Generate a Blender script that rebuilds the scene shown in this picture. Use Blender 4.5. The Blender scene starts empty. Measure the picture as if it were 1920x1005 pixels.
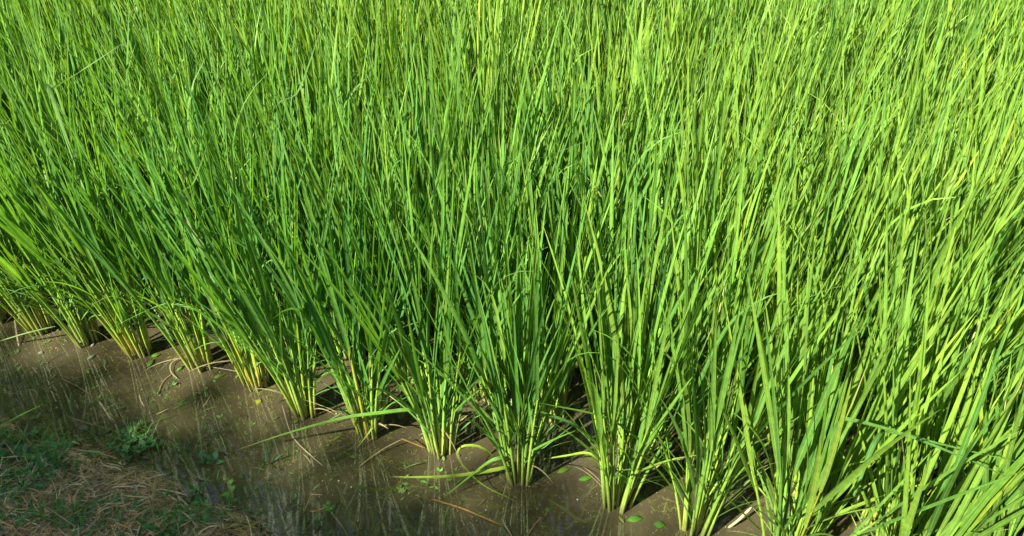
import bpy, math, random
import numpy as np
from mathutils import Vector, Matrix

# ------------------------------------------------------------------ camera
S = bpy.context.scene
R = math.radians
CAM_H, PITCH, YAW, FPX = 1.5, 40.0, 20.7, 1443.0
cam_d = bpy.data.cameras.new('camera')
cam = bpy.data.objects.new('camera', cam_d)
S.collection.objects.link(cam)
cam.location = (0, 0, CAM_H)
cam.rotation_euler = (R(90 - PITCH), 0, R(YAW))
cam_d.sensor_width = 36.0
cam_d.lens = 36.0 * FPX / 1920.0
cam_d.clip_start = 0.02
cam_d.clip_end = 2000
S.camera = cam

# ------------------------------------------------------------------ light
SUN_EL = 40.0
SHADOW_AZ = 30.0          # heading of the shadows, degrees from +Y towards +X
w = bpy.data.worlds.new('World'); S.world = w; w.use_nodes = True
nt = w.node_tree; nt.nodes.clear()
sky = nt.nodes.new('ShaderNodeTexSky'); sky.sky_type = 'NISHITA'; sky.sun_disc = False
sky.sun_elevation = R(SUN_EL); sky.sun_rotation = R(SHADOW_AZ + 180)
bg = nt.nodes.new('ShaderNodeBackground'); bg.inputs[1].default_value = 0.051
wo = nt.nodes.new('ShaderNodeOutputWorld')
nt.links.new(sky.outputs[0], bg.inputs[0]); nt.links.new(bg.outputs[0], wo.inputs[0])
sun_d = bpy.data.lights.new('sun', 'SUN'); sun_d.energy = 5.0; sun_d.angle = R(0.5); sun_d.color = (1.0, 0.95, 0.85)
sun = bpy.data.objects.new('sun', sun_d); S.collection.objects.link(sun)
ce, se = math.cos(R(SUN_EL)), math.sin(R(SUN_EL))
ldir = Vector((math.sin(R(SHADOW_AZ)) * ce, math.cos(R(SHADOW_AZ)) * ce, -se))   # travel direction of light
sun.rotation_euler = ldir.to_track_quat('-Z', 'Y').to_euler()
S.view_settings.view_transform = 'Standard'; S.view_settings.look = 'None'
S.view_settings.exposure = 1.92; S.view_settings.gamma = 1.0
S.render.engine = 'CYCLES'
S.cycles.max_bounces = 8; S.cycles.diffuse_bounces = 4; S.cycles.glossy_bounces = 3
S.cycles.transmission_bounces = 6; S.cycles.transparent_max_bounces = 8

# ------------------------------------------------------------------ helpers
cp, sp_, cy, sy = math.cos(R(PITCH)), math.sin(R(PITCH)), math.cos(R(YAW)), math.sin(R(YAW))
def P(px, py, z=0.0):
    """where the sight line through a photograph pixel meets the level z (used once, to survey the places of things)"""
    x, y = px - 960.0, py - 502.5
    f = FPX * cp - y * sp_; d = FPX * sp_ + y * cp
    t = (CAM_H - z) / d
    r, f = x * t, f * t
    return np.array((r * cy - f * sy, r * sy + f * cy, z))
def proj(p):
    r = p[0] * cy + p[1] * sy; f = -p[0] * sy + p[1] * cy; d = CAM_H - p[2]
    zc = f * cp + d * sp_; yd = d * cp - f * sp_
    return (960 + FPX * r / zc, 502.5 + FPX * yd / zc, zc) if zc > 0.05 else (-9999, -9999, zc)

class Acc:
    """collects quads with a colour and a uv per vertex"""
    def __init__(s): s.v = []; s.f = []; s.c = []; s.u = []; s.n = 0
    def add(s, V, F, Cc, U):
        s.v.append(V); s.f.append(F + s.n); s.c.append(Cc); s.u.append(U); s.n += len(V)
    def arrays(s):
        return (np.concatenate(s.v), np.concatenate(s.f), np.concatenate(s.c), np.concatenate(s.u))
def make_mesh(name, A):
    V, F, Cc, U = A
    me = bpy.data.meshes.new(name)
    me.vertices.add(len(V)); me.vertices.foreach_set('co', V.astype(np.float32).ravel())
    me.loops.add(F.size); me.loops.foreach_set('vertex_index', F.astype(np.int32).ravel())
    k = F.shape[1]
    me.polygons.add(len(F)); me.polygons.foreach_set('loop_start', (np.arange(len(F)) * k).astype(np.int32))
    me.polygons.foreach_set('loop_total', np.full(len(F), k, np.int32))
    me.polygons.foreach_set('use_smooth', np.ones(len(F), bool))
    ca = me.color_attributes.new('tint', 'FLOAT_COLOR', 'POINT')
    c4 = np.ones((len(V), 4), np.float32); c4[:, :3] = Cc; ca.data.foreach_set('color', c4.ravel())
    uv = me.uv_layers.new(name='uv'); uv.data.foreach_set('uv', U[F.ravel()].astype(np.float32).ravel())
    me.update(calc_edges=True); me.validate()
    return me
def link(name, me, mat=None, parent=None, loc=None):
    if mat is not None and not me.materials: me.materials.append(mat)
    o = bpy.data.objects.new(name, me); S.collection.objects.link(o)
    if parent: o.parent = parent
    if loc is not None: o.location = loc
    return o
def tag(o, label=None, cat=None, group=None, kind=None):
    if label: o['label'] = label
    if cat: o['category'] = cat
    if group: o['group'] = group
    if kind: o['kind'] = kind
    return o
def empty(name, loc, label, cat, group=None):
    o = bpy.data.objects.new(name, None); S.collection.objects.link(o)
    o.location = loc; o.empty_display_size = 0.05
    return tag(o, label, cat, group)

def nrm(a): return a / (np.linalg.norm(a, axis=-1, keepdims=True) + 1e-9)
def ribbon(acc, pts, width, side, col, fold=0.25, fade=None):
    """a leaf blade: creased along its midrib.  pts Nx3, width N, side Nx3, col 3 or Nx3"""
    n = len(pts); d = np.gradient(pts, axis=0); d = nrm(d)
    side = nrm(side - d * np.sum(side * d, axis=1, keepdims=True))
    up = np.cross(side, d)
    h = width[:, None] * 0.5
    a = pts - side * h + up * h * fold; b = pts; c = pts + side * h + up * h * fold
    V = np.stack([a, b, c], axis=1).reshape(-1, 3)
    i = np.arange(n - 1)[:, None] * 3
    F = np.concatenate([i + np.array([0, 1, 4, 3]), i + np.array([1, 2, 5, 4])])
    col = np.broadcast_to(np.asarray(col, float), (n, 3)) if np.ndim(col) == 1 else col
    Cc = np.repeat(col, 3, axis=0)
    t = np.linspace(0, 1, n)
    U = np.stack([np.tile([0.0, 0.5, 1.0], n), np.repeat(t, 3)], axis=1)
    acc.add(V, F, Cc, U)
def tube(acc, pts, rad, col, sides=5, flat=1.0):
    n = len(pts); d = nrm(np.gradient(pts, axis=0))
    ref = np.array([0.3, 0.9, 0.1]) if abs(d[0][2]) > 0.6 else np.array([0, 0, 1.0])
    s = nrm(np.cross(d, ref)); u = np.cross(s, d)
    ang = np.arange(sides) * 2 * math.pi / sides
    V = (pts[:, None, :] + rad[:, None, None] * (np.cos(ang)[None, :, None] * s[:, None, :] + flat * np.sin(ang)[None, :, None] * u[:, None, :])).reshape(-1, 3)
    i = np.arange(n - 1)[:, None, None] * sides; k = np.arange(sides)[None, :]
    F = np.stack([i[:, :, 0] + k, i[:, :, 0] + (k + 1) % sides, i[:, :, 0] + (k + 1) % sides + sides, i[:, :, 0] + k + sides], axis=2).reshape(-1, 4)
    col = np.broadcast_to(np.asarray(col, float), (n, 3)) if np.ndim(col) == 1 else col
    U = np.stack([np.tile(ang / 6.283, n), np.repeat(np.linspace(0, 1, n), sides)], axis=1)
    acc.add(V, F, np.repeat(col, sides, axis=0), U)
def smooth_path(ctrl, n=16):
    """Catmull-Rom through control points"""
    c = np.array(ctrl, float); c = np.vstack([2 * c[0] - c[1], c, 2 * c[-1] - c[-2]])
    m = len(c) - 3; out = []
    for q in np.linspace(0, m - 1e-6, n):
        k = int(q); t = q - k; p0, p1, p2, p3 = c[k:k + 4]
        out.append(0.5 * (2 * p1 + (p2 - p0) * t + (2 * p0 - 5 * p1 + 4 * p2 - p3) * t * t + (3 * p1 - p0 - 3 * p2 + p3) * t ** 3))
    return np.array(out)
def blade_profile(t, w):
    return w * np.minimum(1.0, 0.5 + t * 3.0) * np.clip(1 - t ** 3.0, 0, 1) ** 0.85 * (1 - 0.25 * t) + 0.0004

# ------------------------------------------------------------------ materials
def mat_new(name):
    m = bpy.data.materials.new(name); m.use_nodes = True; m.node_tree.nodes.clear(); return m, m.node_tree
def N(t, kind, **kw):
    n = t.nodes.new(kind)
    for k, v in kw.items(): setattr(n, k, v)
    return n
def leaf_material(name, transl=0.35, rough=0.42, spec=0.45, trans_tint=(1.5, 1.25, 0.5), vein=True):
    m, t = mat_new(name); L = t.links.new
    at = N(t, 'ShaderNodeAttribute', attribute_name='tint')
    uv = N(t, 'ShaderNodeUVMap', uv_map='uv')
    sep = N(t, 'ShaderNodeSeparateXYZ'); L(uv.outputs[0], sep.inputs[0])
    ns = N(t, 'ShaderNodeTexNoise'); ns.inputs['Scale'].default_value = 60; ns.inputs['Detail'].default_value = 2
    geo = N(t, 'ShaderNodeNewGeometry'); L(geo.outputs['Position'], ns.inputs['Vector'])
    mr = N(t, 'ShaderNodeMapRange'); mr.inputs[1].default_value = 0.3; mr.inputs[2].default_value = 0.7; mr.inputs[3].default_value = 0.82; mr.inputs[4].default_value = 1.18
    L(ns.outputs[0], mr.inputs[0])
    mul = N(t, 'ShaderNodeVectorMath', operation='SCALE'); L(at.outputs['Color'], mul.inputs[0]); L(mr.outputs[0], mul.inputs['Scale'])
    col = mul.outputs[0]
    bs = N(t, 'ShaderNodeBsdfPrincipled'); bs.inputs['Roughness'].default_value = rough; bs.inputs['Specular IOR Level'].default_value = spec
    if vein:   # pale midrib and fine lengthwise veins
        d = N(t, 'ShaderNodeMath', operation='SUBTRACT'); L(sep.outputs[0], d.inputs[0]); d.inputs[1].default_value = 0.5
        ab = N(t, 'ShaderNodeMath', operation='ABSOLUTE'); L(d.outputs[0], ab.inputs[0])
        rb = N(t, 'ShaderNodeMapRange'); L(ab.outputs[0], rb.inputs[0]); rb.inputs[1].default_value = 0.02; rb.inputs[2].default_value = 0.09; rb.inputs[3].default_value = 0.45; rb.inputs[4].default_value = 0.0
        mx = N(t, 'ShaderNodeMixRGB'); L(rb.outputs[0], mx.inputs[0]); L(col, mx.inputs[1]); mx.inputs[2].default_value = (0.30, 0.46, 0.12, 1)
        col = mx.outputs[0]
        sn = N(t, 'ShaderNodeMath', operation='MULTIPLY'); L(sep.outputs[0], sn.inputs[0]); sn.inputs[1].default_value = 60
        s2 = N(t, 'ShaderNodeMath', operation='SINE'); L(sn.outputs[0], s2.inputs[0])
        bp = N(t, 'ShaderNodeBump'); bp.inputs['Strength'].default_value = 0.25; bp.inputs['Distance'].default_value = 0.0004
        L(s2.outputs[0], bp.inputs['Height']); L(bp.outputs[0], bs.inputs['Normal'])
    L(col, bs.inputs['Base Color'])
    tr = N(t, 'ShaderNodeBsdfTranslucent')
    tm = N(t, 'ShaderNodeVectorMath', operation='MULTIPLY'); L(col, tm.inputs[0]); tm.inputs[1].default_value = trans_tint
    L(tm.outputs[0], tr.inputs[0])
    mix = N(t, 'ShaderNodeMixShader'); mix.inputs[0].default_value = transl; L(bs.outputs[0], mix.inputs[1]); L(tr.outputs[0], mix.inputs[2])
    o = N(t, 'ShaderNodeOutputMaterial'); L(mix.outputs[0], o.inputs[0])
    return m
M_LEAF = leaf_material('rice_leaf', spec=0.42, rough=0.45, transl=0.38, trans_tint=(1.35, 1.3, 0.45))
M_STEM = leaf_material('rice_sheath', transl=0.15, rough=0.45, vein=False)
M_DRY = leaf_material('dry_leaf', transl=0.2, rough=0.7, spec=0.2, trans_tint=(1.1, 1.0, 0.8), vein=False)
M_WEED = leaf_material('weed_leaf', transl=0.3, rough=0.5, spec=0.35, vein=False)

def ground_material():
    m, t = mat_new('mud'); L = t.links.new
    geo = N(t, 'ShaderNodeNewGeometry'); sep = N(t, 'ShaderNodeSeparateXYZ'); L(geo.outputs['Position'], sep.inputs[0])
    def noise(sc, det=5, rgh=0.6):
        n = N(t, 'ShaderNodeTexNoise'); n.inputs['Scale'].default_value = sc; n.inputs['Detail'].default_value = det; n.inputs['Roughness'].default_value = rgh
        L(geo.outputs['Position'], n.inputs['Vector']); return n.outputs[0]
    def ramp(src, a, b, c0, c1):
        r = N(t, 'ShaderNodeValToRGB'); r.color_ramp.elements[0].position = a; r.color_ramp.elements[1].position = b
        r.color_ramp.elements[0].color = c0 + (1,); r.color_ramp.elements[1].color = c1 + (1,); L(src, r.inputs[0]); return r.outputs[0]
    mud = ramp(noise(9), 0.35, 0.7, (0.085, 0.066, 0.038), (0.30, 0.25, 0.15))
    soil = ramp(noise(30), 0.35, 0.7, (0.040, 0.030, 0.018), (0.15, 0.115, 0.070))
    fac = N(t, 'ShaderNodeMapRange'); L(sep.outputs[2], fac.inputs[0]); fac.inputs[1].default_value = -0.012; fac.inputs[2].default_value = 0.008
    mx = N(t, 'ShaderNodeMixRGB'); L(fac.outputs[0], mx.inputs[0]); L(mud, mx.inputs[1]); L(soil, mx.inputs[2])
    alg = ramp(noise(7, 6, 0.75), 0.50, 0.62, (0, 0, 0), (1, 1, 1))           # algae growing on the submerged mud
    inv = N(t, 'ShaderNodeMath', operation='SUBTRACT'); inv.inputs[0].default_value = 1.0; L(fac.outputs[0], inv.inputs[1])
    af = N(t, 'ShaderNodeMath', operation='MULTIPLY'); L(alg, af.inputs[0]); L(inv.outputs[0], af.inputs[1])
    a2 = N(t, 'ShaderNodeMath', operation='MULTIPLY'); L(af.outputs[0], a2.inputs[0]); a2.inputs[1].default_value = 0.85
    mx2 = N(t, 'ShaderNodeMixRGB'); L(a2.outputs[0], mx2.inputs[0]); L(mx.outputs[0], mx2.inputs[1]); mx2.inputs[2].default_value = (0.24, 0.29, 0.04, 1)
    bs = N(t, 'ShaderNodeBsdfPrincipled'); bs.inputs['Roughness'].default_value = 0.85; L(mx2.outputs[0], bs.inputs['Base Color'])
    bp = N(t, 'ShaderNodeBump'); bp.inputs['Strength'].default_value = 0.7; bp.inputs['Distance'].default_value = 0.006; L(noise(70), bp.inputs['Height']); L(bp.outputs[0], bs.inputs['Normal'])
    o = N(t, 'ShaderNodeOutputMaterial'); L(bs.outputs[0], o.inputs[0]); return m
def water_material():
    m, t = mat_new('murky_water'); L = t.links.new
    geo = N(t, 'ShaderNodeNewGeometry')
    n1 = N(t, 'ShaderNodeTexNoise'); n1.inputs['Scale'].default_value = 14; n1.inputs['Detail'].default_value = 2; L(geo.outputs['Position'], n1.inputs['Vector'])
    bp = N(t, 'ShaderNodeBump'); bp.inputs['Strength'].default_value = 0.03; bp.inputs['Distance'].default_value = 0.01; L(n1.outputs[0], bp.inputs['Height'])
    tr = N(t, 'ShaderNodeBsdfTransparent'); tr.inputs[0].default_value = (0.88, 0.80, 0.60, 1)
    df = N(t, 'ShaderNodeBsdfDiffuse')
    n2 = N(t, 'ShaderNodeTexNoise'); n2.inputs['Scale'].default_value = 5; n2.inputs['Detail'].default_value = 5; L(geo.outputs['Position'], n2.inputs['Vector'])
    rp = N(t, 'ShaderNodeValToRGB'); L(n2.outputs[0], rp.inputs[0])
    rp.color_ramp.elements[0].position = 0.3; rp.color_ramp.elements[0].color = (0.155, 0.130, 0.062, 1)
    rp.color_ramp.elements[1].position = 0.7; rp.color_ramp.elements[1].color = (0.28, 0.235, 0.125, 1)
    L(rp.outputs[0], df.inputs[0])
    mk = N(t, 'ShaderNodeMixShader'); mk.inputs[0].default_value = 0.27; L(tr.outputs[0], mk.inputs[1]); L(df.outputs[0], mk.inputs[2])
    gl = N(t, 'ShaderNodeBsdfGlossy'); gl.inputs["Roughness"].default_value = 0.045; L(bp.outputs[0], gl.inputs['Normal'])
    fr = N(t, 'ShaderNodeFresnel'); fr.inputs[0].default_value = 1.85; L(bp.outputs[0], fr.inputs['Normal'])
    mx = N(t, 'ShaderNodeMixShader'); L(fr.outputs[0], mx.inputs[0]); L(mk.outputs[0], mx.inputs[1]); L(gl.outputs[0], mx.inputs[2])
    o = N(t, 'ShaderNodeOutputMaterial'); L(mx.outputs[0], o.inputs[0]); return m
M_MUD = ground_material(); M_WATER = water_material()

# ------------------------------------------------------------------ ground and water
rng = np.random.default_rng(11)
_ph = rng.uniform(0, 6.28, 40); _dr = rng.uniform(0, 6.28, 40)
def bumps(x, y, f0, n, k0=0):
    z = 0
    for k in range(n):
        f = f0 * 1.5 ** k; a = _dr[k0 + k]
        z = z + np.sin((x * math.cos(a) + y * math.sin(a)) * f + _ph[k0 + k]) * np.sin((-x * math.sin(a) + y * math.cos(a)) * f * 0.9 + _ph[k0 + k + 3]) / 1.35 ** k
    return z
def smooth(a, b, x):
    t = np.clip((x - a) / (b - a), 0, 1); return t * t * (3 - 2 * t)
def edge_y(x): return 0.655 + 0.03 * np.sin(x * 4.1 + 1.0) + 0.022 * np.sin(x * 11 + 2) + 0.014 * np.sin(x * 27) + 0.006 * np.sin(x * 63)
clod = P(425, 985)
def height(x, y):
    e = edge_y(x)
    bed = -0.030 + 0.0025 * bumps(x, y, 9, 5) - 0.006 * smooth(0.9, 1.1, y)
    bank = 0.012 + 0.03 * smooth(0.0, 0.45, e - y) + 0.0022 * bumps(x, y, 30, 5, 8) + 0.003 * bumps(x, y, 6, 3, 16)
    s = smooth(-0.06, 0.05, e - y)
    z = bed * (1 - s) + bank * s
    z = z + 0.035 * np.exp(-(((x - clod[0]) / 0.10) ** 2 + ((y - clod[1] + 0.02) / 0.06) ** 2))
    far = smooth(9.4, 10.2, y) + smooth(7.5, 8.3, np.abs(x)) * (y > 0.5)
    return z + np.clip(far, 0, 1) * 0.14
gx = np.concatenate([[-900, -300, -100, -40, -15], np.arange(-9, -2.6, 0.2), np.arange(-2.6, 2.6, 0.014), np.arange(2.6, 9.01, 0.2), [15, 40, 100, 300, 900]])
gy = np.concatenate([[-900, -300, -100, -40, -12, -6], np.arange(-4, 0, 0.15), np.arange(0.0, 1.7, 0.014), np.arange(1.7, 11, 0.2), [15, 40, 100, 300, 900]])
X, Y = np.meshgrid(gx, gy, indexing='xy'); Z = height(X, Y)
nx, ny = len(gx), len(gy)
ii, jj = np.meshgrid(np.arange(nx - 1), np.arange(ny - 1), indexing='xy'); b0 = (jj * nx + ii).ravel()
GF = np.stack([b0, b0 + 1, b0 + nx + 1, b0 + nx], axis=1)
GV = np.stack([X.ravel(), Y.ravel(), Z.ravel()], axis=1)
tag(link('ground', make_mesh('ground', (GV, GF, np.full((len(GV), 3), 0.1), GV[:, :2] * 0.1)), M_MUD), kind='structure')
wv = np.array([[-8.2, 0.4, 0], [8.2, 0.4, 0], [8.2, 10.1, 0], [-8.2, 10.1, 0]], float)
tag(link('water', make_mesh('water', (wv, np.array([[0, 1, 2, 3]]), np.full((4, 3), 0.1), wv[:, :2])), M_WATER), kind='structure')

# ------------------------------------------------------------------ rice
GREENS = np.array([[0.145, 0.280, 0.036], [0.120, 0.255, 0.040], [0.175, 0.312, 0.036], [0.085, 0.210, 0.034], [0.200, 0.335, 0.040]])
GW = np.array([0.32, 0.25, 0.22, 0.11, 0.10])
TAN = np.array([0.42, 0.33, 0.15])
def leaf_curve(rg, p0, az, a0, L, bend, nseg, droop=0.0):
    """blade centre line from p0: starts a0 from vertical towards az, bends outward by `bend` over its length"""
    t = np.linspace(0, 1, nseg)
    a = a0 + bend * t ** 1.6 + droop * np.clip(t - 0.55, 0, 1) ** 1.2 * 2.2
    azs = az + rg.normal(0, 0.12) * t
    d = np.stack([np.sin(a) * np.cos(azs), np.sin(a) * np.sin(azs), np.cos(a)], axis=1)
    seg = L / (nseg - 1)
    pts = p0 + np.concatenate([[np.zeros(3)], np.cumsum(0.5 * (d[1:] + d[:-1]) * seg, axis=0)])
    side = np.stack([-np.sin(azs), np.cos(azs), np.zeros(nseg)], axis=1)
    tw = rg.normal(0, 0.75) + rg.normal(0, 0.5) * t
    nrmv = np.cross(side, d)
    side = side * np.cos(tw)[:, None] + nrmv * np.sin(tw)[:, None]
    return t, pts, side
def stem_cols(z, g, yel=0.3):
    base = np.array([0.16, 0.10, 0.06]); pale = np.array([0.25, 0.36, 0.06]) * (1 - yel) + np.array([0.38, 0.40, 0.05]) * yel; yg = np.array([0.17, 0.33, 0.05]) * (1 - yel) + np.array([0.28, 0.42, 0.03]) * yel
    z = z[:, None]
    c = pale * (1 - smooth(0.05, 0.14, z)) + yg * smooth(0.05, 0.14, z)
    c = c * (1 - smooth(0.07, 0.22, z)) + g * smooth(0.07, 0.22, z)
    k = 1 - smooth(0.0, 0.028, z)
    return c * (1 - 0.8 * k) + base * 0.8 * k
def rice(seed, H=0.82, ntil=21, nleaf=4, spread=17.0, lean=(0, 0), seg=9, sides=5, wscale=1.0, base_r=0.034, dry=2, yel=0.2, side_shade=0.0):
    rg = np.random.default_rng(seed)
    st, lf, dr = Acc(), Acc(), Acc()
    for i in range(ntil):
        q = math.sqrt((i + 0.5) / ntil); phi = i * 2.39996 + rg.normal(0, 0.3)
        b = np.array([base_r * q * math.cos(phi), base_r * q * math.sin(phi), -0.024])
        tilt = R(spread) * q * rg.uniform(0.55, 1.25)
        hx = math.tan(tilt) * math.cos(phi) + lean[0] * rg.uniform(0.5, 1.3) + rg.normal(0, 0.03)
        hy = math.tan(tilt) * math.sin(phi) + lean[1] * rg.uniform(0.5, 1.3) + rg.normal(0, 0.03)
        Ls = H * 0.50 * rg.uniform(0.72, 1.08)
        ns = 7 if sides > 4 else 4
        tt = np.linspace(0, 1, ns)
        pts = b + np.stack([hx * Ls * (0.8 * tt + 0.4 * tt * tt), hy * Ls * (0.8 * tt + 0.4 * tt * tt), Ls * tt + 0.0], axis=1)
        g = GREENS[rg.choice(5, p=GW)] * rg.uniform(0.78, 1.15)
        g2 = g * np.array([1.25, 1.15, 1.0])
        tube(st, pts, np.interp(tt, [0, 0.5, 1], [0.0036, 0.0029, 0.0017]) * rg.uniform(0.8, 1.35), stem_cols(pts[:, 2], g2, np.clip(yel + rg.normal(0, 0.22), 0, 1)) * (rg.uniform(0.75, 1.15) if rg.random() > 0.05 else np.array([1.15, 0.8, 0.7])), sides)
        sd = nrm(pts[-1] - pts[-3]); a_s = math.acos(min(1, sd[2])); az_s = math.atan2(sd[1], sd[0])
        psi = rg.uniform(0, math.pi)
        for k in range(nleaf):
            fr = [1.0, 0.86, 0.68, 0.48, 0.30][k] * rg.uniform(0.93, 1.0)
            p0 = np.array([np.interp(fr, tt, pts[:, c]) for c in range(3)])
            az = psi + math.pi * k + rg.normal(0, 0.35)
            off = R([4, 6, 9, 15, 30][k]) * rg.uniform(0.4, 1.5)
            vx = math.tan(min(a_s, 0.9)) * math.cos(az_s) + math.tan(off) * math.cos(az)
            vy = math.tan(min(a_s, 0.9)) * math.sin(az_s) + math.tan(off) * math.sin(az)
            azz = math.atan2(vy, vx); a0 = math.atan(math.hypot(vx, vy))
            L = H * [0.50, 0.52, 0.44, 0.32, 0.20][k] * rg.uniform(0.78, 1.15)
            bend = R([4, 7, 11, 22, 36][k]) * rg.uniform(0.1, 1.5)
            droop = R(70) * rg.uniform(0.4, 1) if rg.random() < 0.05 else 0
            t, c, s = leaf_curve(rg, p0, azz, a0, L, bend, seg, droop)
            wd = [0.0086, 0.0094, 0.0080, 0.0054, 0.0040][k] * rg.uniform(0.75, 1.2) * wscale
            col = g * rg.uniform(0.9, 1.12) * np.array([rg.uniform(0.9, 1.15), 1, 1])
            r = rg.random()
            if r < 0.015: col = np.array([0.29, 0.38, 0.035]) * rg.uniform(0.8, 1.1)
            col = col * (1 - side_shade * np.array([0.5, 0.22, 0.05]))  # shade of the front and left plants, put into the leaf colour
            cc = col[None] * (np.array([0.80, 0.86, 0.9]) + np.array([0.34, 0.24, 0.1]) * t[:, None])     # deeper green low down, yellower tips
            if k >= 2 and rg.random() < 0.16:      # withered tips on the lower leaves
                f = smooth(0.75, 1.0, t)[:, None]; cc = cc * (1 - f) + TAN * f
            pale = (1 - smooth(0, 0.12, t))[:, None] * 0.5
            cc = cc * (1 - pale) + np.array([0.22, 0.34, 0.06]) * pale
            ribbon(lf, c, blade_profile(t, wd), s, cc, fold=rg.uniform(0.15, 0.55))
    for i in range(dry):
        phi = rg.uniform(0, 6.28); p0 = np.array([0.03 * math.cos(phi), 0.03 * math.sin(phi), rg.uniform(0.015, 0.10)])
        t, c, s = leaf_curve(rg, p0, phi, R(rg.uniform(35, 75)), rg.uniform(0.05, 0.14), R(rg.uniform(20, 60)), 8)
        c[:, 2] = np.maximum(c[:, 2], 0.002)
        ribbon(dr, c, blade_profile(t, 0.0042), s, np.array([0.27, 0.22, 0.11]) * rg.uniform(0.5, 1.2), fold=0.5)
    return st, lf, dr
GROUP = 'rice plants growing in the flooded paddy'

def put_plant(meshes, loc, rz, sc, label, name='rice_plant', tilt=0.0):
    o = empty(name, loc, label, 'rice plant', GROUP)
    o.rotation_euler = ((Matrix.Rotation(tilt * 0.93, 3, 'Y') @ Matrix.Rotation(tilt * 0.35, 3, 'X')) @ Matrix.Rotation(rz, 3, 'Z')).to_euler(); o.scale = (sc, sc, sc)
    c = {}
    for key, me, mt in meshes:
        c[key] = link(key, me, mt, o)
    return o, c

def lean_at(x, y):
    """how far the plants of this spot lean towards the right"""
    r = x * cy + y * sy
    return float(np.clip(-0.055 * r, -0.085, 0.085))
# front row, surveyed one by one: (px, py of the base, label)
FRONT = [
 (-95, 585, 'rice plant at the left edge, furthest left of the row beside the bank'),
 (0, 603, 'rice plant at the left edge with yellow shoots above tangled straw on the water'),
 (78, 625, 'low spreading rice plant between the left edge and the weedy shallows'),
 (163, 645, 'rice plant with a dark foot, just left of the one with the bright yellow stems'),
 (262, 668, 'rice plant with bright yellow stem bases, behind the two heart-shaped floating leaves'),
 (378, 692, 'rice plant with orange and yellow stems under the long arched pale leaf'),
 (480, 727, 'rice plant with a fat cluster of pale yellow stems and short dead leaves'),
 (572, 778, 'rice plant with spread yellow-green stems, above the long leaf that points down left'),
 (692, 814, 'rice plant with one short yellowish leaf hanging to the water, left of the forked one'),
 (828, 848, 'rice plant whose stems split into two bundles, beside a broken orange-brown straw'),
 (975, 900, 'big rice plant in the centre, standing on a reddish foot over the open brown water'),
 (1155, 952, 'rice plant with a white dry foot, right of the big central one'),
 (1305, 1003, 'rice plant cut by the lower edge, with thick pale stems over open water'),
]
def extra_blade(root, name, ctrl, width, col, mat, n=18, label=None, fold=0.3, sidev=None, tipdry=False):
    """an individually shaped leaf of a plant, given in world points (first one at the stem)"""
    a = Acc(); pts = smooth_path(ctrl, n); t = np.linspace(0, 1, n)
    side = np.cross(np.gradient(pts, axis=0), np.array([0, 0, 1.0]) if sidev is None else np.array(sidev, float))
    side = nrm(side)
    cc = np.repeat(np.array(col, float)[None], n, axis=0)
    if tipdry:
        f = smooth(0.85, 1.0, t)[:, None]; cc = cc * (1 - f) + TAN * f
    ribbon(a, pts, blade_profile(t, width), side, cc, fold=fold)
    V, F, Cc, U = a.arrays()
    if root is not None:
        V = V - np.array(root.location)
    o = link(name, make_mesh(name, (V, F, Cc, U)), mat, root)
    if label: o['label'] = label
    return o
roots = []
bases = []
for i, (px, py, lab) in enumerate(FRONT):
    b = P(px, py - 9); bases.append(b)
    st, lf, dr = rice(100 + i, H=0.84 + 0.03 * math.sin(i * 2.3), ntil=22 + (i * 5) % 6 + (4 if i == 10 else 0), nleaf=5, spread=8.5 + (i * 7) % 3, lean=(0.95 * lean_at(*b[:2]), -0.01 - 0.35 * lean_at(*b[:2])), seg=12, sides=6, base_r=0.029 + 0.003 * ((i * 3) % 3), dry=3, side_shade=[.45, .45, .5, .6, .7, .8, .9, .9, .9, .8, .6, .4, .3][i], yel=[.5, .5, .4, .3, .75, .6, .6, .45, .25, .2, .15, .15, .2][i])
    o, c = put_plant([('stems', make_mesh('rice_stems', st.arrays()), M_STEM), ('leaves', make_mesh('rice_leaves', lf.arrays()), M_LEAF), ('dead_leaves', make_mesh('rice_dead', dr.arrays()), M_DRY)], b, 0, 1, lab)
    roots.append(o)
for k in range(1, 7):       # the same row past the lower right corner
    b = bases[12] + np.array([0.185 * k + rng.normal(0, 0.01), 0, 0]); b[1] = 0.975 + rng.normal(0, 0.012)
    st, lf, dr = rice(140 + k, H=0.86, ntil=27, nleaf=5, spread=9.5, lean=(0.95 * lean_at(*b[:2]) - 0.03, 0.02), wscale=1.15, seg=12, sides=6, dry=3)
    o, c = put_plant([('stems', make_mesh('rice_stems', st.arrays()), M_STEM), ('leaves', make_mesh('rice_leaves', lf.arrays()), M_LEAF), ('dead_leaves', make_mesh('rice_dead', dr.arrays()), M_DRY)], b, 0, 1,
        ['rice plant rooted just below the lower edge, right of the cut off one',
         'rice plant in the lower right, left of the one with the flat bent leaf',
         'rice plant at the lower right with the long leaf bent over flat to the right',
         'broad bright leaves of a rice plant in the lower right corner',
         'rice plant outside the lower right corner leaning its widest leaves into the corner',
         'rice plant past the right edge of the photo, only its leaf tips in view'][k - 1])
    roots.append(o)

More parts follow.
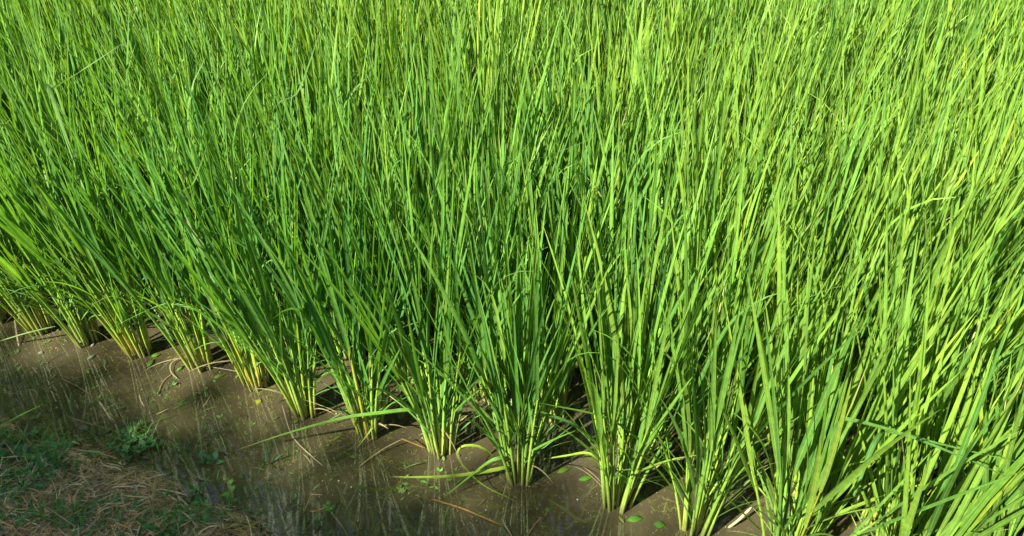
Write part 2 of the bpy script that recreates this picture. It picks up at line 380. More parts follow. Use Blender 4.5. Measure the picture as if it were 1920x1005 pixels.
# the field behind it
VAR = []
for v in range(48):
    st, lf, dr = rice(300 + v, H=0.80 + 0.05 * ((v * 7) % 5) / 4, ntil=24 + v % 5, nleaf=4, spread=8 + v % 4, seg=9, sides=5, dry=1, side_shade=0.5 if v < 14 else 0.0)
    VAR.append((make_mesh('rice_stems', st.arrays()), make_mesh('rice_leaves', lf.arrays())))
LOW = []
for v in range(8):
    st, lf, dr = rice(400 + v, H=0.83, ntil=18, nleaf=3, spread=16, seg=6, sides=3, wscale=1.15, dry=0)
    s_, l_ = st.arrays(), lf.arrays(); nS = len(s_[0])
    LOW.append((np.concatenate([s_[0], l_[0]]), np.concatenate([s_[1], l_[1] + nS]), np.concatenate([s_[2], l_[2]]), np.concatenate([s_[3], l_[3]])))
cand = []
for r in range(1, 44):
    for c in range(-40, 41):
        x = c * 0.183 + (0.09 if r % 2 else 0) + rng.normal(0, 0.014); y = 0.975 + r * 0.198 + rng.normal(0, 0.014)
        if r == 1:
            x = c * 0.183 + 0.02 + rng.normal(0, 0.012)
        t = proj((x, y, 0.72)); b = proj((x, y, 0.0)); m = proj((x, y, 0.4))
        vis = any(-150 < q[0] < 2070 and -60 < q[1] < 1100 and q[2] > 0 for q in (t, m, b))
        dist = math.sqrt(x * x + y * y + 0.8)
        cand.append((not vis, dist, r, x, y))
cand.sort()
single = [c for c in cand if not c[0]][:268]
sid = set((c[3], c[4]) for c in single)
rest = [c for c in cand if (c[3], c[4]) not in sid]
print('rice singles', len(single), 'farthest', single[-1][1], 'visible', sum(1 for c in cand if not c[0]), 'rest', len(rest))
def zone_label(r, x, y):
    q = proj((x, y, 0.6))
    if r == 1:
        return 'rice plant of the second row, its foot half seen between two front plants'
    third = 'left' if q[0] < 640 else ('middle' if q[0] < 1280 else 'right')
    if r <= 4: return {'left': 'shade-darkened green rice plant closely behind the two front rows on the left', 'middle': 'upright green rice plant closely behind the two front rows in the middle', 'right': 'bright green rice plant closely behind the two front rows on the right'}[third]
    if r <= 8: return {'left': 'rice plant in the crowded middle depth of the paddy, left third of photo', 'middle': 'rice plant in the crowded middle depth of the paddy, central third of the photo', 'right': 'rice plant in the crowded middle depth of the paddy, right third of the photo'}[third]
    return {'left': 'distant rice plant whose leaf tips show along the top left of the photo', 'middle': 'distant rice plant whose leaf tips show along the top middle of the photo', 'right': 'distant rice plant whose leaf tips show along the top right of the photo'}[third]
for i, (_, d, r, x, y) in enumerate(single):
    near_left = r <= 3 and (x * cy + y * sy) < 0.35  # these plants take the variants with shade in their leaf colour
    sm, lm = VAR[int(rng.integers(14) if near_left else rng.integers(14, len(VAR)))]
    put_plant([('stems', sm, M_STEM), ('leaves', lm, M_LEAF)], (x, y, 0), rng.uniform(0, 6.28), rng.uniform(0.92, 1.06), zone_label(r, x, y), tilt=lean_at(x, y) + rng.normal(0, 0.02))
parts = [[], [], [], []]; off = 0
for (_, d, r, x, y) in rest:
    V, F, Cc, U = LOW[int(rng.integers(8))]
    a = rng.uniform(0, 6.28); s = rng.uniform(0.9, 1.08); ca, sa = math.cos(a) * s, math.sin(a) * s
    W = np.stack([V[:, 0] * ca - V[:, 1] * sa + x, V[:, 0] * sa + V[:, 1] * ca + y, V[:, 2] * s], axis=1)
    W[:, 0] += lean_at(x, y) * W[:, 2]
    parts[0].append(W.astype(np.float32)); parts[1].append(F + off); parts[2].append(Cc.astype(np.float32)); parts[3].append(U.astype(np.float32)); off += len(V)
tag(link('rice_field', make_mesh('rice_field', tuple(np.concatenate(p) for p in parts)), M_LEAF),
    'far part of the rice paddy reading as one green mass beyond the separate plants', 'rice field', kind='stuff')
#MORE
# ------------------------------------------------------------------ single bent leaves of single plants
def W(path): return [P(a, b, c) for a, b, c in path]
G1, G2, YG = np.array([0.11, 0.25, 0.025]), np.array([0.09, 0.22, 0.05]), np.array([0.24, 0.36, 0.03])
def bent(root, path, w, col, lab=None, **k):
    pts = W(path)
    return extra_blade(root, 'bent_leaf', pts, w, col, M_LEAF, label=lab, **k)
bent(roots[9], [(812, 782, .09), (775, 769, .14), (710, 775, .145), (640, 785, .13), (540, 812, .07), (440, 845, .008)], .0115, G1, 'long flat leaf reaching left down to the water', tipdry=True)
bent(roots[10], [(958, 874, .07), (920, 883, .07), (850, 893, .045), (790, 895, .02), (728, 894, .004)], .0105, YG, 'yellowish leaf lying out to the left over the water', tipdry=True)
bent(roots[10], [(958, 862, .10), (935, 860, .12), (912, 870, .105), (887, 889, .07), (831, 933, .006)], .0105, G1, 'green leaf hooked over to the lower left')
bent(roots[10], [(945, 878, .04), (903, 840, .10), (866, 838, .10), (860, 862, .065), (903, 908, .02), (970, 941, .003)], .007, YG, 'thin pale leaf curling down into the water')
bent(roots[10], [(948, 868, .06), (925, 830, .13), (892, 773, .23), (850, 724, .33)], .007, G2)
bent(roots[10], [(1000, 850, .10), (1020, 815, .18), (1050, 790, .23), (1066, 778, .25)], .009, G2)
bent(roots[6], [(478, 712, .03), (462, 680, .09), (440, 640, .17), (383, 590, .27), (336, 572, .29), (305, 571, .28), (259, 590, .22), (197, 621, .12)], .009, np.array([0.13, 0.27, 0.07]), 'long pale leaf arching over to the left')
bent(roots[7], [(572, 700, .15), (560, 640, .25), (530, 572, .36), (460, 550, .42), (380, 524, .50)], .011, np.array([.11, .30, .02]), 'bright green leaf bent to the left')
bent(roots[8], [(700, 790, .04), (712, 775, .07), (700, 800, .05), (668, 842, .004)], .009, YG, 'short yellowish leaf hanging to the water')
bent(roots[8], [(690, 790, .04), (660, 770, .06), (640, 775, .05), (600, 800, .01)], .006, G2)
bent(roots[9], [(840, 820, .06), (700, 650, .38), (722, 625, .44), (790, 602, .5)], .010, np.array([.14, .28, .06]), 'pale leaf folded over to the right') if False else None
bent(roots[8], [(708, 760, .12), (708, 690, .26), (716, 645, .35), (740, 620, .39), (790, 602, .42)], .010, np.array([.14, .28, .06]), 'pale leaf folded over to the right')
bent(roots[11], [(1140, 850, .16), (1080, 800, .26), (1020, 775, .30), (975, 755, .33)], .010, G2)
bent(roots[11], [(1140, 880, .10), (1105, 851, .13), (1060, 855, .10), (1008, 863, .06)], .008, YG, 'pale leaf stretched left towards the central plant')
bent(roots[12], [(1290, 940, .08), (1240, 870, .20), (1150, 790, .33), (1010, 755, .40)], .011, G1)
bent(roots[12], [(1300, 960, .08), (1240, 850, .26), (1180, 710, .48), (1125, 655, .56)], .011, G2)
bent(roots[15], [(1540, 900, .36), (1558, 826, .50), (1578, 791, .58), (1594, 788, .59), (1642, 799, .58), (1767, 834, .55), (1925, 870, .52)], .010, np.array([.12, .27, .04]), 'long leaf bent over flat to the right', sidev=None)
bent(roots[15], [(1600, 930, .36), (1640, 830, .52), (1680, 812, .57), (1810, 860, .55), (1900, 900, .52)], .008, G2)
def nearest_single(p):
    best = None
    for o in bpy.data.objects:
        if o.get('category') == 'rice plant':
            d = (o.location.x - p[0]) ** 2 + (o.location.y - p[1]) ** 2
            if best is None or d < best[0]: best = (d, o)
    return best[1]
def bent_far(path, w, col, lab=None):
    pts = W(path); o = nearest_single(pts[0])
    base = np.array(o.location); top = pts[0]
    a = Acc(); c = smooth_path([base + (top - base) * 0.45] + pts, 20); t = np.linspace(0, 1, 20)
    sd = nrm(np.cross(np.gradient(c, axis=0), np.array([0, 0.5, 1.0])))
    ribbon(a, c, blade_profile(t, w), sd, col, fold=.3)
    V, F, Cc, U = a.arrays()
    V = (V - base) / o.scale[0] @ np.array(o.rotation_euler.to_matrix())
    q = link('bent_leaf', make_mesh('bent_leaf', (V, F, Cc, U)), M_LEAF, o)
    if lab: q['label'] = lab
bent_far([(100, 190, .74), (103, 165, .79), (150, 135, .83), (232, 80, .84)], .009, np.array([.16, .30, .08]), 'pale leaf bent over to the upper right')
bent_far([(345, 390, .62), (365, 340, .68), (395, 255, .76)], .010, np.array([.16, .30, .10]), 'pale grey green leaf tilted right')
bent_far([(940, 335, .62), (990, 305, .68), (1050, 285, .71), (1118, 256, .73)], .008, G2, 'thin leaf crossing low to the right')
bent_far([(1500, 560, .50), (1560, 520, .58), (1620, 470, .64), (1680, 415, .70)], .014, np.array([.15, .31, .03]), 'broad bright leaf slanting far to the right')
bent_far([(520, 230, .70), (560, 170, .74), (600, 60, .80)], .007, G2)

# ------------------------------------------------------------------ tree hedge that shades the bank
def hedge():
    rg = np.random.default_rng(5)
    a = Acc(); n = 34000; H = 6.0; YF = -5.27
    x = rg.uniform(-9.5, 3.5, n); u = rg.uniform(0, 1, n)
    top = H + 0.012 * np.sin(x * 4.3) + 0.012 * np.sin(x * 11 + 1) + rg.normal(0, 0.03, n)
    front = u < 0.5
    y = np.where(front, YF + 0.05 + rg.normal(0, 0.06, n), rg.uniform(YF - 1.2, YF + 0.05, n))
    z = np.where(front, rg.uniform(0.01, 1, n) * top, top + rg.normal(0, 0.04, n))
    back = u > 0.90; y = np.where(back, YF - 1.2 + rg.normal(0, 0.05, n), y); z = np.where(back, rg.uniform(0.02, 1, n) * top, z)
    c = np.stack([x, y, z], axis=1)
    d1 = nrm(rg.normal(0, 1, (n, 3))); d2 = nrm(np.cross(d1, rg.normal(0, 1, (n, 3))))
    L = rg.uniform(0.03, 0.055, (n, 1)); Wd = L * 0.5
    V = np.stack([c - d1 * L, c + d2 * Wd, c + d1 * L, c - d2 * Wd], axis=1).reshape(-1, 3)
    base = np.array([-3.0, YF - 0.6, 0.04])
    a.add(V - base, np.arange(n * 4).reshape(-1, 4), np.repeat(np.array([0.06, 0.13, 0.03]) * rg.uniform(0.6, 1.4, (n, 1)), 4, axis=0), np.tile(np.array([[0, 0], [1, 0], [1, 1], [0, 1.0]]), (n, 1)))
    root = empty('hedge', base, 'tall green hedge behind the photographer that shades the straw bank', 'hedge')
    link('foliage', make_mesh('hedge_foliage', a.arrays()), M_WEED, root)
    b = Acc(); xs = np.linspace(-9.4, 3.4, 70)
    prof = [(YF - 1.1, 0.03), (YF - 1.12, 3), (YF - 1.05, 5.93), (YF - 0.08, 5.95), (YF - 0.05, 3), (YF - 0.06, 0.03)]
    V = np.array([[q, yy + 0.02 * math.sin(q * 9 + zz * 7), zz + 0.03 * math.sin(q * 6)] for q in xs for yy, zz in prof]) - base
    F = np.array([[i * 6 + k, i * 6 + k + 1, i * 6 + k + 7, i * 6 + k + 6] for i in range(69) for k in range(5)])
    b.add(V, F, np.tile([0.05, 0.05, 0.025], (len(V), 1)), V[:, :2])
    link('sun_block_core', make_mesh('hedge_block_core', b.arrays()), M_DRY, root)  # solid core added inside the foliage so no sunlight leaks through
hedge()

# ------------------------------------------------------------------ straw litter on the bank and in the shallows
def straws(n, seed, xr, yr, lift, acc, keep, colk=1.0, lr=(0.03, 0.11), zfix=None):
    rg = np.random.default_rng(seed)
    pal = np.array([[.27, .185, .09], [.36, .27, .14], [.16, .115, .06], [.34, .20, .06], [.22, .20, .08], [.42, .34, .20]])
    k = 0
    while k < n:
        x, y = rg.uniform(*xr), rg.uniform(*yr)
        if not keep(x, y, rg): continue
        k += 1
        L = rg.uniform(*lr); az = rg.normal(0.25, 0.95) + (math.pi if rg.random() < .5 else 0)
        t = np.linspace(-.5, .5, 5); curv = rg.normal(0, 1.1)
        aa = az + curv * t
        px = x + np.cumsum(np.cos(aa)) * L / 5; py = y + np.cumsum(np.sin(aa)) * L / 5
        h = height(px, py) if zfix is None else np.full(5, zfix)
        z0 = rg.uniform(0, lift); z = h + z0 + 0.0012 + rg.normal(0, 0.05) * t * L + (rg.random() < .12) * np.abs(t + .5) * rg.uniform(0, 0.3) * L
        pts = np.stack([px, py, z], axis=1)
        sd = np.stack([-np.sin(aa), np.cos(aa), rg.normal(0, .4) * np.ones(5)], axis=1)
        w = rg.uniform(0.0012, 0.0036) * np.array([.5, 1, 1, 1, .4])
        ribbon(acc, pts, w, nrm(sd), pal[rg.choice(6, p=[.26, .2, .22, .12, .1, .1])] * colk * 1.8 * rg.uniform(.7, 1.3), fold=.4)
A1 = Acc()
straws(15000, 21, (-1.75, 0.3), (0.10, 0.70), 0.014, A1, lambda x, y, r: y < edge_y(x) + r.normal(0.0, 0.02) and proj((x, y, 0))[1] < 1120)
c0 = clod
straws(700, 22, (c0[0] - .13, c0[0] + .13), (c0[1] - .12, c0[1] + .05), 0.02, A1, lambda x, y, r: True, colk=1.0, lr=(.02, .09))
tag(link('straw_litter', make_mesh('straw_litter', A1.arrays()), M_DRY), 'matted brown dry straw covering the bank in the lower left', 'straw', kind='stuff')
A2 = Acc()
straws(900, 23, (-2.0, 0.9), (0.62, 0.92), 0.0, A2, lambda x, y, r: r.random() < math.exp(-max(0, y - 0.66) * 9), colk=.7, zfix=-0.006)
straws(260, 24, (-2.0, 1.2), (0.8, 1.5), 0.0, A2, lambda x, y, r: True, colk=.9, lr=(.01, .07), zfix=-0.005)
tag(link('sunken_straw', make_mesh('sunken_straw', A2.arrays()), M_DRY), 'bits of straw sunk in the brown shallow water', 'straw', kind='stuff')

def flecks():
    rg = np.random.default_rng(31); n = 2600
    x = rg.uniform(-2.2, 1.4, n); y = 0.70 + rg.gamma(2.0, 0.12, n)
    r = rg.uniform(0.0004, 0.0012, n) * np.where(rg.random(n) < .05, 1.8, 1)
    ang = np.arange(6) * math.pi / 3
    V = np.stack([x[:, None] + r[:, None] * np.cos(ang), y[:, None] + r[:, None] * np.sin(ang), np.full((n, 6), 0.0012)], axis=2).reshape(-1, 3)
    b = np.arange(n)[:, None] * 6
    F = np.concatenate([b + np.array([0, 1, 2, 3]), b + np.array([0, 3, 4, 5])])
    pal = np.array([[.5, .48, .36], [.32, .36, .12], [.28, .22, .12]])
    C_ = np.repeat(pal[rg.choice(3, n, p=[.35, .35, .3])], 6, axis=0)
    tag(link('floating_specks', make_mesh('specks', (V, F, C_, V[:, :2])), M_DRY), 'tiny pale specks of pollen and duckweed floating on the water', 'specks', kind='stuff')
flecks()
def algae():
    """soft green threads and scum lying on and just under the water round the feet of the front plants"""
    rg = np.random.default_rng(41); a = Acc()
    cen = []
    for b in bases:
        for q in range(4): cen.append((b[0] + rg.normal(.03, .05), b[1] + rg.normal(-.015, .035), rg.uniform(.012, .035), rg.uniform(.5, 1)))
    for q in range(34): cen.append((rg.uniform(-1.9, -.2), rg.normal(.90, .035), rg.uniform(.012, .05), rg.uniform(.4, 1)))
    for k in range(9500):
        cx, cy_, cs, den = cen[rg.integers(len(cen))]
        if rg.random() > den: continue
        x, y = cx + rg.normal(0, cs) * 1.5, cy_ + rg.normal(0, cs) * .8
        az = rg.uniform(0, 6.28) + rg.normal(0, 1.5) * np.linspace(0, 1, 5); L = rg.uniform(.004, .02)
        z = rg.uniform(-.004, -.001) if rg.random() < .7 else .0008
        pts = np.stack([x + np.cumsum(np.cos(az)) * L / 5, y + np.cumsum(np.sin(az)) * L / 5, np.full(5, z)], axis=1)
        ribbon(a, pts, np.full(5, rg.uniform(.0006, .0018)), np.stack([-np.sin(az), np.cos(az), az * 0], axis=1), np.array([.22, .24, .05]) * rg.uniform(.4, 1.1), fold=.1)
    tag(link('algae', make_mesh('algae', a.arrays()), M_WEED), 'yellow green algae threads in the water round the rice feet', 'algae', kind='stuff')
    # seedlings and floating leaflets too many to count
    a = Acc()
    for k in range(130):
        if rg.random() < .6: x, y = rg.uniform(-1.9, -.45), rg.normal(.90, .05)
        else: x, y = rg.uniform(-1.9, -.3), rg.normal(.72, .05)
        for m in range(rg.integers(1, 4)):
            az = rg.uniform(0, 6.28); L = rg.uniform(.005, .014)
            oval_leaf(a, np.array([x, y, .002]), az, L, L * rg.uniform(.3, .6), np.array([.12, .24, .05]) * rg.uniform(.5, 1.3), tilt=rg.uniform(0, .5), rgx=rg)
    for k in range(300):       # fine green blades, mostly lying
        x, y = rg.uniform(-1.9, -.2), rg.normal(.74, .08)
        p0 = np.array([x, y, max(0.0, float(height(x, y)))])
        t, c, s_ = leaf_curve(rg, p0, rg.uniform(0, 6.28), R(rg.uniform(25, 80)), rg.uniform(.012, .05), R(rg.uniform(10, 60)), 6)
        c[:, 2] = np.maximum(c[:, 2], p0[2] + .001)
        ribbon(a, c, blade_profile(t, rg.uniform(.0012, .003)), s_, np.array([.10, .20, .04]) * rg.uniform(.6, 1.3), fold=.3)
    tag(link('water_weeds', make_mesh('water_weeds', a.arrays()), M_WEED), 'tiny green leaflets and fine blades scattered in the shallows along the bank', 'water weeds', kind='stuff')
def oval_leaf(acc, c, az, L, Wd, col, tilt, rgx):
    t = np.linspace(0, 1, 5); d = np.array([math.cos(az) * math.cos(tilt), math.sin(az) * math.cos(tilt), math.sin(tilt)])
    ribbon(acc, c + d * t[:, None] * L, Wd * np.sin(math.pi * np.clip(t, .05, .97)) + .0002, np.tile(np.array([-math.sin(az), math.cos(az), 0.0]), (5, 1)), col, fold=.25)
algae()
def ground_cover():
    """low green growth creeping through the straw"""
    rg = np.random.default_rng(51); a = Acc(); k = 0
    pc = [(P(px, py)[0], P(px, py)[1], r) for px, py, r in [(20, 845, .05), (60, 875, .05), (30, 900, .05), (110, 860, .04), (15, 940, .04), (140, 985, .04), (260, 830, .025), (300, 1000, .05), (380, 980, .05), (350, 1000, .04), (40, 1000, .05), (40, 860, .05), (85, 905, .05), (200, 990, .06)]]
    while k < 1300:
        cx, cy_, r = pc[rg.integers(len(pc))]
        x, y = cx + rg.normal(0, r), cy_ + rg.normal(0, r * .7); k += 1
        z = max(0.001, float(height(x, y))) + rg.uniform(.004, .018)
        if rg.random() < .55:
            az = rg.uniform(0, 6.28)
            for m in range(3):
                L = rg.uniform(.006, .017)
                oval_leaf(a, np.array([x, y, z]), az + m * 2.1 + rg.normal(0, .3), L, L * rg.uniform(.4, .8), np.array([.12, .27, .08]) * rg.uniform(.6, 1.4), tilt=rg.uniform(-.1, .6), rgx=rg)
        else:
            t, c, s_ = leaf_curve(rg, np.array([x, y, z - .01]), rg.uniform(0, 6.28), R(rg.uniform(10, 70)), rg.uniform(.02, .06), R(rg.uniform(10, 60)), 6)
            ribbon(a, c, blade_profile(t, rg.uniform(.0015, .004)), s_, np.array([.13, .28, .05]) * rg.uniform(.6, 1.4), fold=.3)
    tag(link('ground_cover', make_mesh('ground_cover', a.arrays()), M_WEED), 'low green growth creeping through the brown straw of the bank', 'ground cover', kind='stuff')
ground_cover()

# ------------------------------------------------------------------ single dry blades and straws on the water
DRYG = 'single dry blades lying in the shallows'
def dry_blade(path, w, col, label, name='dry_blade'):
    w = w * 0.75
    a = Acc(); pts = smooth_path(W(path), 14); t = np.linspace(0, 1, 14)
    side = nrm(np.cross(np.gradient(pts, axis=0), np.array([0, 0, 1.0])))
    ribbon(a, pts, w * np.clip(np.minimum(t * 8 + .3, (1 - t) * 5 + .25), 0, 1), side, col, fold=.45)
    V, F, Cc, U = a.arrays(); c = pts[0].copy(); V = V - c
    tag(link(name, make_mesh(name, (V, F, Cc, U)), M_DRY, None, c), label, 'dry blade', DRYG)
tan, pale, orange = np.array([.25, .20, .10]), np.array([.34, .30, .17]), np.array([.32, .19, .06])
dry_blade([(529, 760, .012), (541, 802, .010), (555, 828, .006), (588, 859, .002), (606, 874, .001)], .0035, pale, 'thin cream straw curving down to the right, below the plant with spread yellow stems')
dry_blade([(673, 875, .002), (712, 846, .012), (753, 824, .03)], .004, tan, 'tan straw slanting up right to a broken bend, before the forked plant')
dry_blade([(752, 823, .03), (775, 832, .018), (797, 841, .006)], .005, orange, 'orange brown straw touching the foot of the forked plant')
dry_blade([(809, 936, .002), (869, 955, .003), (947, 988, .002)], .006, orange * .9, 'long orange tan blade lying on open water at the lower centre')
dry_blade([(940, 972, .01), (950, 990, .006), (962, 1010, .002)], .0035, pale, 'short cream stick pointing at the lower edge, centre of the photo')
dry_blade([(383, 687, .006), (430, 694, .006), (478, 704, .004)], .004, pale, 'straight cream blade lying between the plants with orange and with pale yellow stems')
dry_blade([(345, 668, .006), (322, 680, .008), (320, 697, .006), (336, 713, .002)], .0035, pale, 'cream straw curled like a hook on the mud, left of the orange stemmed plant')
dry_blade([(321, 702, .003), (305, 716, .003), (295, 742, .002)], .0035, tan * .9, 'pinkish tan straw continuing below the hook shaped one')
dry_blade([(116, 710, .004), (140, 722, .004), (170, 740, .003)], .0035, tan, 'tan straw in the shaded water at the far left')
dry_blade([(185, 752, .02), (196, 768, .02), (209, 790, .014)], .005, pale, 'stout cream stalk standing out of the shaded weedy water')
dry_blade([(261, 741, .016), (264, 752, .012), (270, 762, .006)], .004, pale, 'short forked cream stalk in the shaded water, right of the stout one')
dry_blade([(124, 780, .02), (170, 795, .02), (227, 811, .014)], .0035, tan, 'long thin tan stick along the edge of the straw bank')
dry_blade([(1182, 918, .003), (1205, 898, .012), (1234, 883, .02)], .0045, pale, 'bent cream straw right of the plant with the white foot')
dry_blade([(1190, 914, .004), (1225, 901, .012), (1272, 900, .014)], .003, tan, 'thin tan straw lying just below the bent cream one')
dry_blade([(1365, 990, .02), (1385, 975, .03), (1410, 950, .05)], .007, pale, 'broad cream sheath at the lower edge, right of the cut off plant')
dry_blade([(787, 815, .02), (830, 802, .02), (770, 848, .0), ][:2] + [(862, 826, .012)], .003, pale, 'thin angular cream straw behind the forked plant')
dry_blade([(620, 960, .02), (640, 985, .03), (655, 1010, .03)], .003, tan, 'bare tan stalk rising at the lower edge beside the looped one')
dry_blade([(668, 1008, .02), (676, 975, .05), (671, 952, .06), (666, 975, .05), (672, 1008, .02)], .002, tan, 'tan stalk bent in a narrow loop at the lower edge')
dry_blade([(0, 640, .03), (50, 625, .05), (104, 612, .06)], .007, np.array([.16, .24, .08]), 'grey green fallen blade resting on the tangle at the left edge')
dry_blade([(27, 600, .02), (31, 628, .012), (35, 650, .002)], .006, pale, 'pale upright strip of dead leaf at the left edge')

# ------------------------------------------------------------------ little leaves afloat
def oval(acc, c, az, L, Wd, col, tilt=0.0, n=7, curl=0.0):
    t = np.linspace(0, 1, n); d = np.array([math.cos(az) * math.cos(tilt), math.sin(az) * math.cos(tilt), math.sin(tilt)])
    pts = c + d * (t[:, None] - 0.0) * L; pts[:, 2] += curl * L * np.sin(t * math.pi) - curl * L * t * t
    side = np.tile(np.array([-math.sin(az), math.cos(az), 0.0]), (n, 1))
    ribbon(acc, pts, Wd * np.sin(math.pi * np.clip(t, .02, .985) ** .8) + .0003, side, col, fold=.25)
FL = [(1058, 652 + 0, 0)]
FLOAT = [
 (1045, 886, 20, 24, 9, (.16, .36, .03), 'small bright pointed leaf floating between the central and the white footed plant'),
 (1085, 900, 12, 26, 10, (.15, .40, .03), 'bright green leaf floating beside the foot of the white footed plant'),
 (1188, 936, 0, 20, 13, (.16, .28, .08), 'dull rounded leaf floating right of the white footed plant'),
 (1176, 975, 5, 28, 13, (.12, .34, .03), 'green oval leaf floating at the lower edge, left of a round one'),
 (1226, 982, -10, 20, 14, (.13, .33, .04), 'round green leaf floating at the lower edge beside the cut off plant'),
 (1160, 968, -60, 17, 5, (.30, .40, .04), 'narrow yellow green leaf floating just below the white footed plant'),
 (1022, 956, 10, 11, 9, (.14, .34, .03), 'tiny green leaflet alone on the open brown water'),
 (277, 688, 80, 19, 8, (.16, .40, .04), 'lower heart shaped leaf beside the bright yellow stems'),
 (284, 668, 20, 14, 9, (.22, .46, .05), 'upper heart shaped leaf beside the bright yellow stems'),
 (331, 696, 60, 16, 6, (.16, .38, .05), 'small pointed leaf floating by the curled cream straw'),
 (163, 674, 50, 15, 7, (.30, .42, .22), 'pale grey green leaf floating before the dark footed plant'),
 (72, 660, -20, 10, 7, (.50, .52, .40), 'whitish scrap of leaf floating at the far left'),
 (170, 650, 70, 9, 4, (.62, .64, .58), 'white scrap of leaf at the dark foot of a plant'),
 (401, 708, 20, 16, 8, (.22, .40, .05), 'green leaf floating right below the orange stems'),
 (482, 757, 80, 12, 10, (.40, .46, .03), 'yellow round leaf floating below the cluster of pale yellow stems'),
 (475, 733, 70, 10, 7, (.30, .44, .04), 'lime leaflet touching the cluster of pale yellow stems'),
 (551, 792, 40, 10, 6, (.24, .42, .05), 'lime leaflet below the plant with spread stems'),
 (626, 824, 30, 15, 4, (.26, .40, .05), 'thin lime leaf floating alone above the dark reflections'),
 (448, 888, -45, 16, 7, (.14, .24, .08), 'dull leaf floating right of the small leafy shoot'),
 (380, 838, 55, 17, 6, (.26, .30, .14), 'pale narrow leaf in the shaded water above the shoot'),
 (266, 856, -15, 18, 6, (.26, .28, .16), 'grey leaf on the edge of the straw, below the green sprig'),
 (147, 801, -5, 19, 12, (.36, .38, .24), 'pale round dead leaf on the upper edge of the straw bank'),
 (193, 812, 45, 20, 11, (.22, .36, .14), 'curled green leaf on the upper edge of the straw bank'),
 (402, 604, 0, 1, 1, (.2, .3, .1), ''),
]
for px, py, ang, L, Wd, col, lab in FLOAT:
    if not lab: continue
    c = P(px, py, 0.0025); sc = proj(c)[2] / FPX
    c[2] = max(0.0025, float(height(c[0], c[1])) + 0.012 if c[1] < edge_y(c[0]) + .02 else 0.0025)
    a = Acc(); oval(a, np.zeros(3), R(ang + YAW), L * sc * 1.1, Wd * sc * 1.05, np.array(col) * .5, tilt=R(6), curl=.1)
    tag(link('fallen_leaf', make_mesh('fallen_leaf', a.arrays()), M_WEED, None, c), lab, 'leaf', 'small fallen leaves in and beside the water')

# ------------------------------------------------------------------ weeds on the bank and in the shallows
rgw = np.random.default_rng(77)
def weed_broad(px, py, hpx, lab, npair=3, lean=(0, 0), lw=14, col=(.10, .24, .05)):
    b = P(px, py); b[2] = max(-0.01, float(height(b[0], b[1]))); sc = proj(b)[2] / FPX; H = hpx * sc * 1.15
    root = empty('small_weed', b, lab, 'weed', 'low weeds on the bank and its edge')
    st = Acc(); t = np.linspace(0, 1, 6)
    pts = np.stack([lean[0] * H * t ** 1.5, lean[1] * H * t ** 1.5, H * t], axis=1)
    tube(st, pts, np.linspace(.0016, .0008, 6), np.array([.2, .34, .1]), 5)
    link('stem', make_mesh('weed_stem', st.arrays()), M_STEM, root)
    lf = Acc()
    for k in range(npair * 2 + 1):
        f = .25 + .75 * (k // 2) / npair; p = np.array([np.interp(f, t, pts[:, c]) for c in range(3)])
        az = (k // 2) * 1.3 + (k % 2) * math.pi + rgw.normal(0, .4)
        oval(lf, p, az, lw * sc * rgw.uniform(.8, 1.3), lw * sc * .55 * rgw.uniform(.8, 1.2), np.array(col) * rgw.uniform(.8, 1.3), tilt=R(rgw.uniform(5, 45)), curl=.12)
    link('leaves', make_mesh('weed_leaves', lf.arrays()), M_WEED, root)
def weed_grass(px, py, hpx, lab, n=6, w=.005, col=(.10, .25, .04), spread=45, name='grass_tuft'):
    b = P(px, py); b[2] = max(-0.01, float(height(b[0], b[1]))); sc = proj(b)[2] / FPX; H = hpx * sc * 1.3
    root = empty(name, b, lab, 'grass tuft', 'grass tufts on the bank and its edge')
    for k in range(n):
        a = Acc()
        t, c, s = leaf_curve(rgw, np.zeros(3), k * 2.4 + rgw.normal(0, .3), R(rgw.uniform(8, spread)), H * rgw.uniform(.6, 1.1), R(rgw.uniform(15, 70)), 9)
        ribbon(a, c, blade_profile(t, w * rgw.uniform(.7, 1.2)), s, np.array(col) * rgw.uniform(.8, 1.25), fold=.3)
        link('blade', make_mesh('grass_blade', a.arrays()), M_WEED, root)
weed_broad(437, 945, 72, 'leafy upright shoot standing on the edge of the dark clod', 3, (0.05, 0.1), 15, (.15, .32, .04))
weed_grass(318, 1010, 60, 'biggest grass tuft, broad bright blades at the lower edge', 9, .012, (.08, .26, .05), 60)
weed_grass(110, 990, 50, 'upright green tuft on the straw near the lower edge', 5, .006, (.09, .22, .03))
weed_grass(150, 985, 40, 'yellowish fine tuft on the straw near the lower edge', 7, .004, (.16, .24, .03))
weed_grass(18, 985, 34, 'small green blades in the lower left corner', 4, .006)
weed_grass(44, 838, 46, 'broad bladed grass at the left edge of the straw', 5, .010, (.09, .24, .04))
weed_grass(86, 902, 62, 'two long arching green blades on the open straw', 2, .010, (.07, .22, .05), 25)
weed_grass(110, 892, 44, 'short arching blade right of the two long ones', 2, .009, (.07, .22, .05), 40)
weed_grass(42, 910, 30, 'small grass sprig at the left, below the broad leaved weeds', 4, .006)
weed_grass(255, 828, 34, 'green sprig standing in the shaded shallows above the straw', 6, .006, (.10, .26, .04))
weed_grass(268, 800, 24, 'finer sprig floating in the shaded shallows, behind the green one', 7, .005, (.14, .26, .04), 70)
weed_grass(372, 922, 50, 'little leafy tuft left of the upright shoot', 5, .006, (.10, .26, .04))
weed_grass(505, 868, 40, 'flat star of narrow leaves in dark water, centre of the shade', 7, .005, (.07, .18, .05), 80)
weed_grass(541, 858, 30, 'pair of short pointed blades rising from dark water', 3, .006, (.12, .30, .05), 30)
weed_grass(165, 975, 26, 'small dull tuft beside the yellowish fine tuft', 4, .005, (.08, .18, .05))
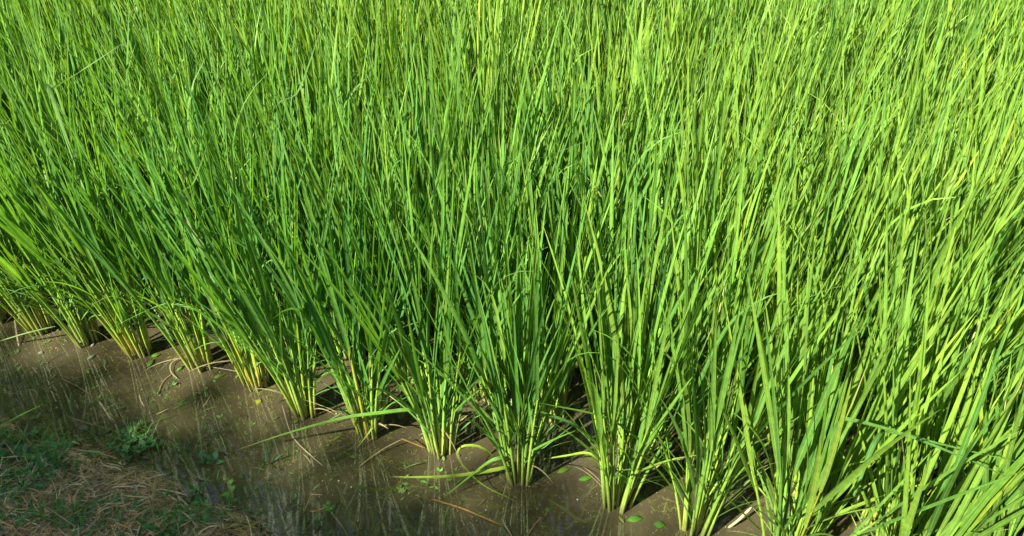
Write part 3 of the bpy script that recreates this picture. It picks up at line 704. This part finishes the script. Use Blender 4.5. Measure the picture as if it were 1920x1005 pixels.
weed_grass(395, 1008, 30, 'green blades just right of the biggest tuft', 5, .007, (.09, .22, .04), 60)
weed_grass(480, 985, 40, 'thin dark grass at the right side of the clod', 5, .003, (.09, .15, .05), 60)
weed_grass(790, 1012, 24, 'green leaves just rising above the lower edge in dark water', 4, .008, (.08, .26, .05), 60)
weed_broad(14, 835, 26, 'weed with paired leaves against the left edge, topmost of its patch', 2, lw=20, col=(.08, .20, .06))
weed_broad(12, 880, 26, 'weed with paired leaves against the left edge, below the topmost', 2, lw=22, col=(.08, .22, .05))
weed_broad(60, 868, 22, 'grey green broad leaved weed beside the broad bladed grass', 2, lw=20, col=(.10, .20, .09))
weed_broad(95, 852, 20, 'broad leaved weed with a yellowish leaf on the straw', 2, lw=18, col=(.16, .26, .05))
weed_broad(122, 866, 26, 'rounded weed at the right end of the left hand patch', 2, lw=17, col=(.09, .22, .07))
weed_broad(45, 950, 22, 'lone three leaved seedling on the open straw', 1, lw=16, col=(.12, .24, .08))
weed_broad(240, 852, 18, 'small rosette just below the green sprig', 1, lw=14, col=(.10, .26, .05))
weed_broad(400, 868, 18, 'leafy weed at the water edge above the upright shoot', 2, lw=20, col=(.07, .18, .07))
weed_broad(375, 862, 16, 'dark broad leaf cluster left of the leafy water edge weed', 1, lw=22, col=(.05, .14, .05))
weed_broad(618, 958, 26, 'bushy small weed standing in the shade near the lower centre', 3, lw=12, col=(.08, .22, .04))
weed_broad(598, 985, 22, 'low weed left of the looped stalk', 2, lw=13, col=(.07, .20, .04))
weed_broad(330, 845, 16, 'tiny weed in the shallows halfway along the straw edge', 1, lw=12, col=(.09, .20, .05))
weed_broad(160, 945, 18, 'tiny rosette half buried in the straw', 1, lw=11, col=(.10, .24, .05))
o = empty('grass_tuft', P(-70, 860, 0.0), 'grass plant beyond the left edge sending one bright blade into view', 'grass tuft', 'grass tufts on the bank and its edge')
for path in ([(-70, 860, .02), (-40, 835, .06), (0, 801, .10), (40, 778, .12), (83, 757, .13)], [(-70, 860, .02), (-50, 800, .1), (-60, 760, .16)], [(-70, 860, .02), (-30, 840, .07), (12, 806, .07)]):
    extra_blade(o, 'blade', W(path), .008, (.16, .34, .03), M_WEED)
